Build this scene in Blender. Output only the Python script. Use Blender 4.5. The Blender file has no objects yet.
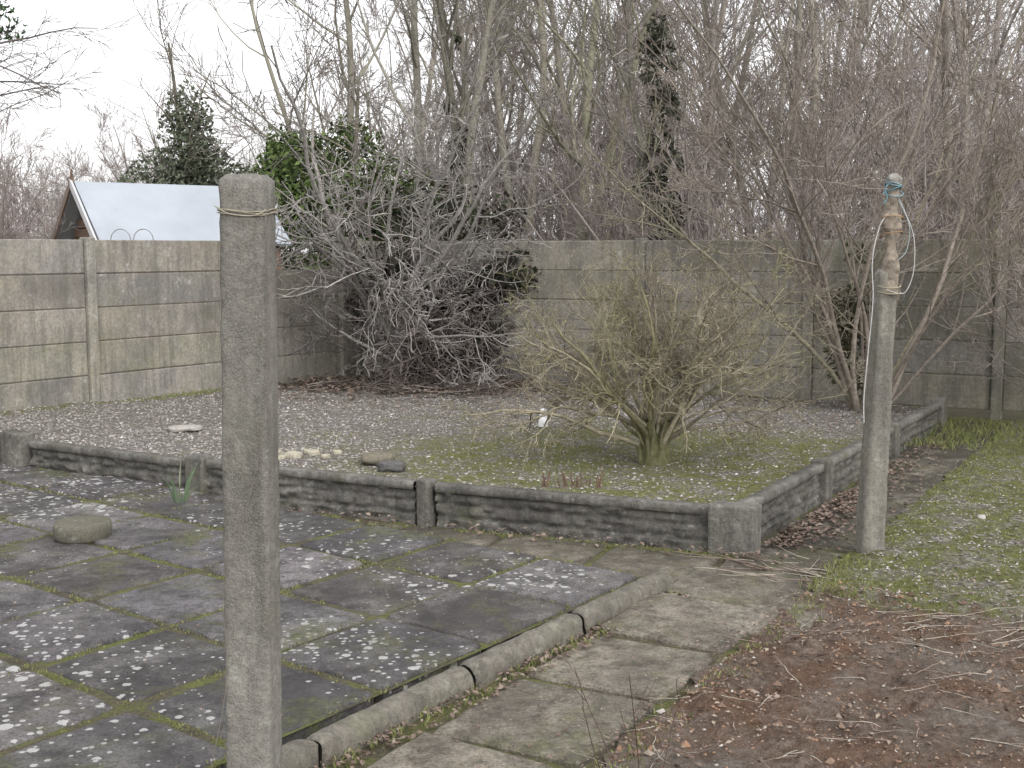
import bpy, math, random
from mathutils import Vector, Matrix, noise
random.seed(7)
R=random.random
def U(a,b): return a+(b-a)*random.random()
def V(*a): return Vector(a)
def rv():
    while True:
        v=Vector((U(-1,1),U(-1,1),U(-1,1)))
        l=v.length
        if 0.05<l<1: return v/l
scene=bpy.context.scene
# ------------------------------------------------------------------ mesh builder
class MB:
    def __init__(s): s.v=[];s.f=[];s.c=[]
    def add(s,vs,fs,col):
        o=len(s.v); s.v.extend([tuple(x) for x in vs]); s.f.extend([tuple(i+o for i in f) for f in fs])
        if isinstance(col,list): s.c.extend(col)
        else: s.c.extend([col]*len(vs))
    def build(s,name,mat,smooth=True,parent=None,bevel=0):
        me=bpy.data.meshes.new(name); me.from_pydata(s.v,[],s.f)
        ca=me.color_attributes.new('Col','FLOAT_COLOR','POINT')
        flat=[]
        for c in s.c: flat.extend((c[0],c[1],c[2],1.0))
        ca.data.foreach_set('color',flat)
        if smooth: me.polygons.foreach_set('use_smooth',[True]*len(me.polygons))
        me.materials.append(mat); me.update()
        ob=bpy.data.objects.new(name,me); scene.collection.objects.link(ob)
        if parent: ob.parent=parent
        if bevel:
            m=ob.modifiers.new('bevel','BEVEL'); m.width=bevel; m.segments=2; m.limit_method='ANGLE'
        return ob
def empty(name,loc=(0,0,0)):
    e=bpy.data.objects.new(name,None); e.location=loc; e.empty_display_size=.2
    scene.collection.objects.link(e); return e
def tube(B,pts,rad,k,col):
    vs=[];fs=[];n=len(pts)
    for i in range(n):
        d=(pts[min(i+1,n-1)]-pts[max(i-1,0)])
        if d.length<1e-6: d=V(0,0,1)
        d.normalize()
        a=d.cross(V(.31,.94,.12)) 
        if a.length<.1: a=d.cross(V(1,0,0))
        a.normalize(); b=d.cross(a)
        for j in range(k):
            t=2*math.pi*j/k
            vs.append(pts[i]+(a*math.cos(t)+b*math.sin(t))*rad[i])
    for i in range(n-1):
        for j in range(k):
            j2=(j+1)%k
            fs.append((i*k+j,i*k+j2,(i+1)*k+j2,(i+1)*k+j))
    B.add(vs,fs,col)
def grow(B,p,d,L,r,lvl,P,col):
    n=P['seg'][lvl]; w=P['wan'][lvl]; up=P['up'][lvl]
    pts=[p.copy()];rad=[r]; dirs=[d.copy()]
    endr=P.get('tip',.25)
    for i in range(n):
        d=(d+rv()*w+V(0,0,up)).normalized(); p=p+d*(L/n)
        if p.z<P.get('floor',-9): d.z=abs(d.z)*.4+.1; p.z=P['floor']+.01
        pts.append(p.copy()); rad.append(max(r*(1-(1-endr)*(i+1)/n),P.get('rmin',.002))); dirs.append(d.copy())
    k=8 if r>.04 else (5 if r>.015 else 3)
    c=col; s=U(.72,1.28); tw=P.get('twig')
    if tw and lvl>=P['max']-1: c=tw
    tube(B,pts,rad,k,(c[0]*s,c[1]*s,c[2]*s))
    if lvl<P['max']:
        for q in range(P['kids'][lvl]):
            t=U(P['start'][lvl],1.0)*n; i=min(int(t),n-1); f=t-i
            bp=pts[i].lerp(pts[i+1],f); br=rad[i]*(1-f)+rad[i+1]*f
            dd=dirs[i+1]; ax=dd.cross(rv())
            if ax.length<.05: continue
            ax.normalize(); ang=math.radians(U(*P['ang']))
            nd=Matrix.Rotation(ang,3,ax)@dd
            grow(B,bp,nd,L*P['lr'][lvl]*U(.6,1.15)*(1.15-.45*t/n),max(br*P['rr'],P.get('rmin',.002)),lvl+1,P,col)
def leaves(B,c,rad,n,size,cols,clump=1.6,thr=-.15,up=.2):
    c=Vector(c);cnt=0;tries=0
    off=rv()*20
    while cnt<n and tries<n*8:
        tries+=1
        v=rv()*(R()**.45)
        p=V(c.x+v.x*rad[0],c.y+v.y*rad[1],c.z+v.z*rad[2])
        q=noise.noise(p*clump+off)
        if q<thr+.25*(v.length-.6): continue
        cnt+=1
        s=size*U(.6,1.4); a=rv();b=a.cross(rv())
        if b.length<.1: continue
        b.normalize()
        col=random.choice(cols);m=U(.7,1.25)
        B.add([p-a*s,p+b*s*.45,p+a*s,p-b*s*.45],[(0,1,2,3)],(col[0]*m,col[1]*m,col[2]*m))
def pebble(B,p,s,col,flat=.6):
    a=U(0,6.28);ca,sa=math.cos(a),math.sin(a)
    base=[(1,0,0),(-.9,.1,0),(0,.8,0),(.1,-.8,0),(0,0,1),(0,0,-1)]
    sx,sy,sz=s*U(.7,1.3),s*U(.6,1),s*flat*U(.6,1.2)
    vs=[]
    for b in base:
        x,y,z=b[0]*sx+U(-.2,.2)*s,b[1]*sy+U(-.2,.2)*s,b[2]*sz
        vs.append(V(p[0]+x*ca-y*sa,p[1]+x*sa+y*ca,p[2]+z))
    B.add(vs,[(0,2,4),(2,1,4),(1,3,4),(3,0,4),(2,0,5),(1,2,5),(3,1,5),(0,3,5)],col)
def blade(B,p,h,w,col,lean=.5):
    a=U(0,6.28);d=V(math.cos(a),math.sin(a),0);l=V(U(-1,1),U(-1,1),0)*lean*h
    p=Vector(p)
    B.add([p-d*w,p+d*w,p+l*.4+V(0,0,h*.6)+d*w*.6,p+l+V(0,0,h)],[(0,1,2),(0,2,3)],col)
def leaf(B,p,s,col):
    a=U(0,6.28);u=V(math.cos(a),math.sin(a),U(-.4,.4));w=V(-math.sin(a),math.cos(a),U(-.4,.4))*.6
    p=Vector(p)
    B.add([p-u*s,p+w*s+V(0,0,.2*s),p+u*s,p-w*s+V(0,0,.3*s)],[(0,1,2,3)],col)
def obox(B,c,ax,ay,hx,hy,z0,z1,col,tilt=0,jit=0):
    ax=Vector((ax[0],ax[1],0)).normalized();ay=Vector((ay[0],ay[1],0)).normalized()
    c=Vector((c[0],c[1],0));vs=[]
    t1,t2=U(-tilt,tilt),U(-tilt,tilt)
    for z in (z0,z1):
        for sx,sy in((-1,-1),(1,-1),(1,1),(-1,1)):
            zz=z+(sx*t1+sy*t2)
            vs.append(c+ax*(sx*hx+U(-jit,jit))+ay*(sy*hy+U(-jit,jit))+V(0,0,zz))
    B.add(vs,[(3,2,1,0),(4,5,6,7),(0,1,5,4),(1,2,6,5),(2,3,7,6),(3,0,4,7)],col)
# slab with worn, uneven outline
def wslab(B,c,ax,ay,hx,hy,z0,z1,col,tilt=.003,wob=.008):
    ax=Vector((ax[0],ax[1],0)).normalized();ay=Vector((ay[0],ay[1],0)).normalized()
    c=Vector((c[0],c[1],0));n=14;ring=[]
    for (x0,y0,x1,y1) in((-1,-1,1,-1),(1,-1,1,1),(1,1,-1,1),(-1,1,-1,-1)):
        for i in range(n):
            t=i/n; ring.append((x0+(x1-x0)*t,y0+(y1-y0)*t,i==0))
    t1,t2=U(-tilt,tilt),U(-tilt,tilt);k=len(ring);vs=[]
    cr=[R()<.15 for _ in range(4)]
    lay=[(z0,1.0,0),(z1-.012,1.0,0),(z1-.003,1.0,.006),(z1,1.0,.014)]
    for (z,m,ins) in lay:
        for idx,(x,y,corner) in enumerate(ring):
            p=c+ax*(x*(hx-ins))+ay*(y*(hy-ins))
            if corner:
                p-= (ax*x+ay*y)*(.008+(.03 if cr[idx//n] else 0))
            q=noise.noise(V(p.x*11,p.y*11,3))*wob+noise.noise(V(p.x*40,p.y*40,8))*wob*.7
            p+=ax*(x*q)+ay*(y*q)
            vs.append(V(p.x,p.y,z+x*t1+y*t2+noise.noise(V(p.x*5,p.y*5,9))*.002))
    fs=[]
    for j in range(3):
        for i in range(k): fs.append((j*k+i,j*k+(i+1)%k,(j+1)*k+(i+1)%k,(j+1)*k+i))
    fs.append(tuple(3*k+i for i in range(k)))
    B.add(vs,fs,col)
# ------------------------------------------------------------------ materials
class NT:
    def __init__(s,name):
        s.m=bpy.data.materials.new(name); s.m.use_nodes=True; s.t=s.m.node_tree; s.n=s.t.nodes
        s.b=s.n['Principled BSDF']; s.b.inputs['Specular IOR Level'].default_value=.2
        s.co=s.n.new('ShaderNodeTexCoord').outputs['Object']
    def link(s,a,b): s.t.links.new(a,b)
    def noise(s,sc,det=8,rough=.6,vec=None,dist=0):
        n=s.n.new('ShaderNodeTexNoise'); n.inputs['Scale'].default_value=sc; n.inputs['Detail'].default_value=min(det,6)
        n.inputs['Roughness'].default_value=rough; n.inputs['Distortion'].default_value=dist
        s.link(vec or s.co,n.inputs['Vector']); return n.outputs['Fac']
    def vor(s,sc,out='Distance',rand=1):
        n=s.n.new('ShaderNodeTexVoronoi'); n.inputs['Scale'].default_value=sc; n.inputs['Randomness'].default_value=rand
        s.link(s.co,n.inputs['Vector']); return n.outputs[out]
    def ramp(s,fac,stops):
        n=s.n.new('ShaderNodeValToRGB'); e=n.color_ramp.elements
        e[0].position=stops[0][0];e[1].position=stops[-1][0]
        for st in stops[1:-1]: e.new(st[0])
        for i,st in enumerate(stops):
            c=st[1]; e[i].color=(c,c,c,1) if not hasattr(c,'__len__') else (*c,1)
        s.link(fac,n.inputs['Fac']); return n.outputs['Color']
    def mix(s,fac,a,b,mode='MIX'):
        n=s.n.new('ShaderNodeMix'); n.data_type='RGBA'; n.blend_type=mode
        for sock,val in((n.inputs[0],fac),(n.inputs[6],a),(n.inputs[7],b)):
            if isinstance(val,(int,float)): sock.default_value=val
            elif isinstance(val,tuple): sock.default_value=(*val,1)
            else: s.link(val,sock)
        return n.outputs[2]
    def math(s,op,a,b=0,c=None,clamp=False):
        n=s.n.new('ShaderNodeMath'); n.operation=op; n.use_clamp=clamp
        for i,val in enumerate((a,b)):
            if isinstance(val,(int,float)): n.inputs[i].default_value=val
            else: s.link(val,n.inputs[i])
        return n.outputs[0]
    def attr(s):
        n=s.n.new('ShaderNodeAttribute'); n.attribute_name='Col'; return n.outputs['Color']
    def sep(s,c):
        n=s.n.new('ShaderNodeSeparateColor'); s.link(c,n.inputs[0]); return n.outputs
    def fin(s,col,h=None,bs=.5,bd=.01,rough=.9):
        s.link(col,s.b.inputs['Base Color']); s.b.inputs['Roughness'].default_value=rough
        if h is not None:
            b=s.n.new('ShaderNodeBump'); b.inputs['Strength'].default_value=bs; b.inputs['Distance'].default_value=bd
            s.link(h,b.inputs['Height']); s.link(b.outputs[0],s.b.inputs['Normal'])
        return s.m
def m_vcol(name,var=.4,sc=20,rough=.9,bump=0):
    t=NT(name); n=t.noise(sc,4); c=t.mix(1.0,t.attr(),t.ramp(n,[(.3,1-var),(.7,1+var)]),'MULTIPLY')
    return t.fin(c,n if bump else None,bump,.01,rough)
def m_plain(name,rough=.95):
    t=NT(name); t.b.inputs['Specular IOR Level'].default_value=.1; return t.fin(t.attr(),None,0,0,rough)
def m_concrete(name,dark,light,lich=(.36,.37,.32),moss=.4,streak=True,grain=0.0,bs=.55,gsc=300,warm=0):
    t=NT(name)
    n1=t.noise(2.2,6,.65); n2=t.noise(38,5,.7); n3=t.noise(150,3,.7)
    c=t.ramp(n1,[(.3,dark),(.68,light)])
    c=t.mix(1.0,c,t.attr(),'MULTIPLY')
    if warm: c=t.mix(t.ramp(t.noise(1.1,5,.7),[(.45,0),(.65,warm)]),c,(.33,.29,.21))
    if streak:
        mp=t.n.new('ShaderNodeMapping'); mp.inputs['Scale'].default_value=(9,9,.9); t.link(t.co,mp.inputs[0])
        s=t.noise(1.6,6,.7,mp.outputs[0]); c=t.mix(t.ramp(s,[(.46,0),(.72,.7)]),c,(dark[0]*.5,dark[1]*.5,dark[2]*.5))
    c=t.mix(t.ramp(n2,[(.35,.5),(.6,0.)]),c,(dark[0]*.5,dark[1]*.5,dark[2]*.48))
    if grain:
        gv=t.sep(t.vor(gsc,'Color'))[0]
        c=t.mix(t.math('MULTIPLY',t.ramp(gv,[(.6,0),(.95,1)]),grain),c,(.42,.41,.39))
        c=t.mix(t.math('MULTIPLY',t.ramp(gv,[(.05,1),(.25,0)]),grain),c,(.08,.075,.07))
    l=t.math('MULTIPLY',t.ramp(t.noise(14,6,.75),[(.56,0),(.66,1)]),t.ramp(n1,[(.4,.2),(.6,.8)]))
    c=t.mix(l,c,lich)
    g=t.ramp(t.noise(3.3,6,.7),[(.52,0),(.75,moss)])
    c=t.mix(g,c,(.16,.17,.09))
    h=t.math('ADD',n2,t.math('MULTIPLY',n3,.6))
    return t.fin(c,h,bs,.008,.93)
M_fence=m_concrete('fence_concrete',(.20,.192,.18),(.40,.385,.36),(.42,.42,.39),.5,True,0,.55,300,.5)
M_post=m_concrete('post_concrete',(.155,.148,.135),(.27,.26,.24),(.34,.345,.31),.2,True,.28,.9,420)
M_kerb=m_concrete('kerb_concrete',(.115,.107,.093),(.225,.212,.185),(.29,.30,.24),.5,True,.15,1.0)
M_wall=m_concrete('plinth_concrete',(.075,.071,.065),(.21,.20,.185),(.33,.33,.29),.5,True,.15,1.0)
def m_slab(name,dk,lt,lich,lichen_amt,moss):
    t=NT(name)
    n1=t.noise(1.7,6,.65); nm=t.noise(9,6,.75); nf=t.noise(90,4,.75)
    c=t.mix(t.ramp(n1,[(.36,0),(.62,1)]),dk,lt)
    c=t.mix(1.0,c,t.attr(),'MULTIPLY')
    c=t.mix(t.ramp(nm,[(.38,.8),(.58,0)]),c,(dk[0]*.45,dk[1]*.44,dk[2]*.42))
    c=t.mix(t.ramp(t.noise(3.5,6,.78),[(.50,0),(.66,.6)]),c,(lt[0]*1.3,lt[1]*1.3,lt[2]*1.27))
    c=t.mix(t.ramp(nf,[(.38,.65),(.55,0)]),c,(dk[0]*.4,dk[1]*.4,dk[2]*.4))
    area=t.ramp(t.noise(.85,3,.5),[(.38,0),(.60,1)])
    thr=t.math('MULTIPLY',area,.30)
    d1=t.vor(11)
    wob=t.math('MULTIPLY',t.noise(50,4,.7),.34)
    s1=t.math('LESS_THAN',t.math('ADD',d1,wob),t.math('ADD',thr,.16*lichen_amt))
    cr=t.sep(t.vor(11,'Color'))[0]
    s1=t.math('MULTIPLY',s1,t.math('GREATER_THAN',cr,.45))
    d2=t.vor(30); cr2=t.sep(t.vor(30,'Color'))[1]
    s2=t.math('MULTIPLY',t.math('LESS_THAN',t.math('ADD',d2,wob),t.math('ADD',t.math('MULTIPLY',area,.38),.15)),t.math('GREATER_THAN',cr2,.5))
    sp=t.math('MULTIPLY',t.math('MAXIMUM',s1,s2),.75*lichen_amt)
    c=t.mix(sp,c,lich)
    g=t.ramp(t.noise(2.1,6,.78),[(.52,0),(.66,moss)])
    c=t.mix(g,c,t.ramp(t.noise(40,5,.7),[(.4,(.06,.062,.030)),(.6,(.15,.157,.07))]))
    h=t.math('ADD',nm,t.math('MULTIPLY',nf,.8))
    return t.fin(c,h,.9,.009,.85)
M_patio=m_slab('patio_stone',(.105,.10,.102),(.205,.196,.194),(.52,.52,.51),1.0,.75)
M_path=m_slab('path_stone',(.155,.141,.122),(.285,.258,.218),(.40,.39,.34),.35,.65)
def m_gravel():
    t=NT('gravel')
    cc=t.sep(t.vor(52,'Color')); d=t.vor(52)
    c=t.ramp(cc[0],[(0,(.12,.11,.105)),(.35,(.23,.21,.20)),(.75,(.34,.32,.31)),(1,(.50,.48,.47))])
    c=t.mix(t.ramp(d,[(.35,0),(.75,.85)]),c,(.08,.07,.065))
    c=t.mix(t.ramp(t.noise(1.1,6,.7),[(.45,.0),(.78,.5)]),c,(.18,.16,.14))
    a=t.sep(t.attr())[1]
    ms=t.math('MULTIPLY',t.ramp(t.noise(4,6,.78),[(.36,0),(.54,.95)]),a)
    c=t.mix(ms,c,t.ramp(t.noise(30,5),[(.35,(.09,.092,.035)),(.65,(.20,.205,.075))]))
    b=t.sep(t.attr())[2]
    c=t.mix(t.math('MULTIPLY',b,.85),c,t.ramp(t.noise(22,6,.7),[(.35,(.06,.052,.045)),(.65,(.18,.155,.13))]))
    h=t.math('SUBTRACT',1.0,d)
    return t.fin(c,h,1.0,.02,.9)
M_gravel=m_gravel()
def m_soil():
    t=NT('soil_and_moss')
    n1=t.noise(3,6,.75); n2=t.noise(26,6,.75)
    soil=t.ramp(n2,[(.3,(.055,.040,.031)),(.48,(.155,.113,.088)),(.7,(.32,.255,.21))])
    soil=t.mix(t.ramp(n1,[(.45,0),(.58,.75)]),soil,t.ramp(t.noise(60,5,.7),[(.35,(.10,.058,.038)),(.65,(.26,.155,.10))]))
    soil=t.mix(t.ramp(t.noise(1.6,6,.75),[(.46,0),(.64,.75)]),soil,t.ramp(t.noise(45,5,.7),[(.35,(.14,.125,.105)),(.65,(.34,.31,.27))]))
    soil=t.mix(t.ramp(t.noise(2.3,6,.75,None,1),[(.60,0),(.72,.5)]),soil,(.12,.125,.06))
    cc=t.sep(t.vor(48,'Color')); 
    gr=t.ramp(cc[0],[(0,(.12,.105,.09)),(.6,(.26,.24,.215)),(1,(.44,.42,.39))])
    mo=t.ramp(t.noise(20,6,.7),[(.33,(.08,.086,.03)),(.52,(.17,.182,.058)),(.7,(.28,.285,.11))])
    mg=t.mix(t.ramp(t.noise(4.5,6,.78),[(.37,0),(.55,.95)]),gr,mo)
    a=t.sep(t.attr())
    msk=t.ramp(t.math('ADD',a[1],t.math('MULTIPLY',t.math('SUBTRACT',t.noise(7,6,.7),.5),1.6)),[(.38,0),(.62,1)])
    c=t.mix(msk,soil,mg)
    h=t.math('ADD',n2,t.math('MULTIPLY',t.noise(90,4,.7),.5))
    return t.fin(c,h,1.0,.04,.95)
M_soil=m_soil()
def m_joint():
    t=NT('mossy_joint_dirt')
    n=t.noise(5,6,.7);n2=t.noise(70,4,.7)
    c=t.ramp(n,[(.35,(.08,.07,.055)),(.47,(.14,.125,.085)),(.57,(.16,.175,.06)),(.8,(.20,.215,.08))])
    c=t.mix(t.ramp(n2,[(.35,.6),(.6,0)]),c,(.06,.055,.04))
    return t.fin(c,n2,1,.02,.95)
M_joint=m_joint()
M_bark=m_vcol('bark',.35,25,.9,0)
M_twig=m_plain('far_bark')
M_leaf=m_plain('foliage',.6)
M_litter=m_plain('dead_leaves',.85)
M_stone=m_vcol('stone',.3,60,.9,.4)
M_peb=m_plain('pebble')
M_wood=m_vcol('weathered_wood',.5,30,.9,.8)
M_white=m_vcol('painted',.06,8,.5)
M_roof=m_vcol('roof_sheet',.10,1.5,.55)
M_wire=m_vcol('wire',.2,40,.6)

# ------------------------------------------------------------------ frame vectors
A=V(1.185,6.236,0); D=V(-.4985,6.93,0); Cc=V(-3.509,8.575,0); L0=V(-5.3,9.5,0)
Bp=V(3.85,10.75,0)
d=V(.5075,.8616,0); w=V(.8616,-.5075,0)
BL=V(-1.9,14.4,0); 
def gz(v): return .205-.115*v
# ------------------------------------------------------------------ ground
B=MB()
S=300
B.add([(-S,-60,-.03),(S,-60,-.03),(S,500,-.03),(-S,500,-.03)],[(0,1,2,3)],(1,0,0))
t=NT('earth'); n=t.noise(1.5,6,.7)
g=t.fin(t.ramp(n,[(.3,(.07,.06,.045)),(.5,(.13,.115,.08)),(.65,(.13,.15,.07))]),t.noise(40,5),1,.03,.95)
B.build('ground',g,False)
# ------------------------------------------------------------------ gravel bed
FR=[L0,Cc,D,A]
cum=[0]
for i in range(3): cum.append(cum[-1]+(FR[i+1]-FR[i]).length)
def front(u):
    s=u*cum[-1]
    for i in range(3):
        if s<=cum[i+1]+1e-9: return FR[i].lerp(FR[i+1],(s-cum[i])/(cum[i+1]-cum[i]))
    return A
BR=V(4.15,11.45,0)
def bedpt(u,v):
    p=front(u).lerp(BL.lerp(BR,u),v)
    z=gz(v)+noise.noise(V(p.x*.8,p.y*.8,0))*.03+noise.noise(V(p.x*5,p.y*5,3))*.012
    return V(p.x,p.y,z)
bush_p=V(.97,8.05,.17)
B=MB();NU,NV=200,150
vs=[];cs=[];fs=[]
for j in range(NV+1):
    for i in range(NU+1):
        p=bedpt(i/NU,j/NV); vs.append(p)
        dm=(V(p.x,p.y,0)-V(1.1,7.8,0)); m=max(0,1-math.hypot(dm.x/2.6,dm.y/2.6))
        m=min(1,m*2.2+.22)+ (0.6 if i/NU<.04 or j/NV<.02 else 0)
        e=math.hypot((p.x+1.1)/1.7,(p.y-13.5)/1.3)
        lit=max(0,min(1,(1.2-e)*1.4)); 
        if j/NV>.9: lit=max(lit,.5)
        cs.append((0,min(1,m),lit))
for j in range(NV):
    for i in range(NU):
        a=j*(NU+1)+i; fs.append((a,a+1,a+NU+2,a+NU+1))
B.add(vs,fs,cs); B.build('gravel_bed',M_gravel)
B=MB()
pc=[(.29,.268,.255),(.35,.33,.318),(.21,.19,.178),(.41,.39,.38),(.30,.265,.24),(.16,.145,.135),(.32,.29,.27)]
for i in range(19000):
    u,v=R(),R()**1.4
    p=bedpt(u,v)
    dm=math.hypot((p.x-1.1)/2.1,(p.y-7.8)/1.9)
    if dm<1 and R()<.62: continue
    if math.hypot((p.x+1.2)/1.6,(p.y-13.4)/1.2)<1: continue
    c=random.choice(pc)
    if R()<.04: c=(.56,.54,.52)
    pebble(B,(p.x,p.y,p.z+.003),U(.007,.016),c)
B.build('gravel_stones',M_peb,False)
# ------------------------------------------------------------------ plinth wall around bed
wall=empty('plinth_retaining_wall')
def plinth(B,a,b,hz=.245):
    dv=(b-a);L=dv.length;dv=dv/L; out=V(dv.y,-dv.x,0)
    n=max(6,int(L/.018)); prof=[]
    for i in range(17): prof.append((.014,-.05+i*.015,1))
    prof+=[(.030,.193,.3),(.038,.2,.3),(.04,.22,.3),(.038,hz-.008,.3),(.03,hz,.2),(-.035,hz,.2),(-.04,hz-.01,.1),(-.04,.0,0)]
    vs=[];fs=[];k=len(prof);cs=[];tn=U(.75,1.15);sag=U(-.008,.006)
    for j in range(n+1):
        q=a+dv*(L*j/n)
        for (o,z,am) in prof:
            h=0
            if am==1:
                row=0 if z<.06 else (1 if z<.13 else 2)
                h=abs(noise.noise(V(q.x*7,q.y*7,row*5.3+z*14)))*.045+noise.noise(V(q.x*26,q.y*26,z*40))*.016-.006
                if abs(z-.06)<.009 or abs(z-.13)<.009: h=-.012
                if ((q-a).length+row*.17)%.36<.020: h-=.010
            else: h=noise.noise(V(q.x*14,q.y*14,z*20))*.012*am*2+noise.noise(V(q.x*50,q.y*50,z*20))*.010*am*2
            vs.append(V(q.x,q.y,z+sag+(h*.6 if am<1 else 0))+out*(o+h))
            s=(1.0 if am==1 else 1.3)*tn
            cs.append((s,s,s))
    for j in range(n):
        for i in range(k-1):
            fs.append((j*k+i,(j+1)*k+i,(j+1)*k+i+1,j*k+i+1))
    B.add(vs,fs,cs)
def wallpost(B,p,ax,h,hx,hy,tone=1.3):
    ay=V(-ax[1],ax[0],0); obox(B,p,ax,ay,hx,hy,-.05,h,(tone,tone,tone*.97),.006,.006)
B=MB();BP=MB()
W1=V(-2.04,7.72,0)
Rm=A.lerp(Bp,.30); Rm2=A.lerp(Bp,.66)
f1=(D-A).normalized();f2=(Cc-D).normalized()
for a,b in((Cc,W1),(W1,D),(D,A),(A,Rm),(Rm,Rm2),(Rm2,Bp),(L0,Cc)):
    v=(b-a).normalized()*.07; plinth(B,a+v,b-v)
B.build('plinth_panels',M_wall,True,wall)
wallpost(BP,D,f2,.27,.045,.06,1.1); wallpost(BP,W1,f2,.27,.08,.06,1.1)
wallpost(BP,Cc+f2*.1,f2,.29,.11,.07,1.1); wallpost(BP,A+V(.0,.02,0),f1,.262,.125,.085,1.25)
wallpost(BP,Rm,d,.27,.07,.06,1.1); wallpost(BP,Rm2,d,.27,.07,.06,1.1); wallpost(BP,Bp,d,.28,.08,.06,1.3)
BP.build('plinth_posts',M_wall,False,wall,.014)
# ------------------------------------------------------------------ concrete fences
def fence(name,start,dv,ts,base,top_counts,ph=.32,tone=1.0,big=None):
    e=empty(name); P=MB();Q=MB()
    out=V(dv.y,-dv.x,0)
    for i in range(len(ts)-1):
        a=start+dv*(ts[i]+.055); b=start+dv*(ts[i+1]-.055); c=(a+b)/2; h=(b-a).length/2
        for k in range(top_counts[i]):
            s=U(.72,1.18)*tone; s2=s*U(.96,1.0)
            z0=base+k*ph; 
            obox(P,c+out*U(-.004,.004),dv,out,h,.022,z0+.002,z0+ph-.004,(s,s2,s*U(.88,1.0)),.002,0)
    for i,tt in enumerate(ts):
        s=U(.9,1.1)*tone; p=start+dv*tt
        n=max(top_counts[max(0,i-1)],top_counts[min(i,len(top_counts)-1)])
        bg_=(big==i); hw=.11 if bg_ else .052
        obox(Q,p,dv,out,hw,.08 if bg_ else .06,base-.15,base+(5 if bg_ else n)*ph+(.05 if bg_ else .02),(s,s,s*.95),.002,.002)
    P.build('panels',M_fence,False,e,.010); Q.build('fence_posts',M_fence,False,e,.012)
    return e
fl=V(.565,.825,0).normalized()
FS=V(-4.54,10.55,0)
fence('concrete_panel_fence',FS,fl,[-4.43,-2.63,-.83,.97,2.77,4.50],.10,[5,5,5,5,4],tone=1.0,big=5)
bk=(BR-BL).normalized()
bs=BL+V(.05,.12,0)
fence('concrete_panel_fence',bs,bk,[0,1.8,3.6,5.4,7.2,9.0,10.8,12.6],.08,[5]*7,ph=.325,tone=1.0)
# ------------------------------------------------------------------ patio
O=V(.64,5.60,0); pq=V(-.79,.613,0); pp=V(.59,.807,0)
B=MB()
B.add([O+V(0,0,.040),O+pq*9+V(0,0,.040),O+pq*9-pp*7+V(0,0,.040),O-pp*7+V(0,0,.040)],[(0,1,2,3)],(1,1,1))
B.add([O+V(0,0,-.02),O+pq*9+V(0,0,-.02),O+pq*9+V(0,0,.040),O+V(0,0,.040)],[(0,1,2,3)],(1,1,1))
B.build('patio_bedding',M_joint,False)
B=MB(); q=.0; sz=.61
for i in range(14):
    for j in range(9):
        c=O+pq*((i+.5)*sz)-pp*((j+.5)*sz*1.02)
        if (c-V(-1.55,3.45,0)).dot(V(-.25,-.97,0))>0.0: continue
        s=random.choice([.68,.8,.9,1.0,1.12,1.3]); tn=(s*U(.99,1.05),s,s*U(.95,1.06))
        g=U(.012,.028)
        wslab(B,c+V(U(-.007,.007),U(-.007,.007),0),pq,pp,sz/2-g,sz*.51-g,-.01,.052+U(-.006,.006),tn,.004)
B.build('patio_paving',M_patio,False)
B=MB()
for i in range(5):
    c=V(-1.55,3.28,0)+V(-.97,.25,0)*(-.8+i*.92)
    obox(B,c,V(.97,-.25,0),V(.25,.97,0),.45,.09,-.03,.045,(.6,.6,.6),.002,.003)
B.build('patio_edging',M_wall,False,None,.012)
B=MB()
n_=V(-f1.y,f1.x,0)
if n_.y>0: n_=-n_
for i in range(5):
    for r in range(2):
        cc=A+f1*(-.28+.62*i)+n_*(.10+.3+.62*r)
        s=U(.6,.9); wslab(B,cc,f1,n_,.290,.290,-.04,.006+U(-.004,.006),(s,s*.98,s*.92),.004)
for i in range(18):
    s0=-5.6+i*.62
    c=A+d*s0+w*(.31 if s0>-.1 else .235)
    s=U(.82,1.12) if s0<-.2 else U(.33,.5)
    wslab(B,c,d,w,.288,.280 if s0<-.1 else .26,-.04,.011+U(-.006,.009)+(0.004 if s0<-.1 else -.003),(s,s*.99,s*.95),.008)
B.build('garden_path_slabs',M_path,False)
B=MB()
vs=[V(p.x,p.y,-.006) for p in [A-w*.9-d*6,A+w*.62-d*6,A+w*.62+d*6.2,A-w*.9+d*6.2]]
B.add(vs,[(0,1,2,3)],(1,1,1))
vs=[V(p.x,p.y,-.010) for p in [A-V(2.8,1.6,0),A+V(.4,-1.6,0),A+V(.4,.3,0),A+V(-2.8,1.7,0)]]
B.add(vs,[(0,1,2,3)],(1,1,1))
B.build('path_bedding',M_joint,False)
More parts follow.
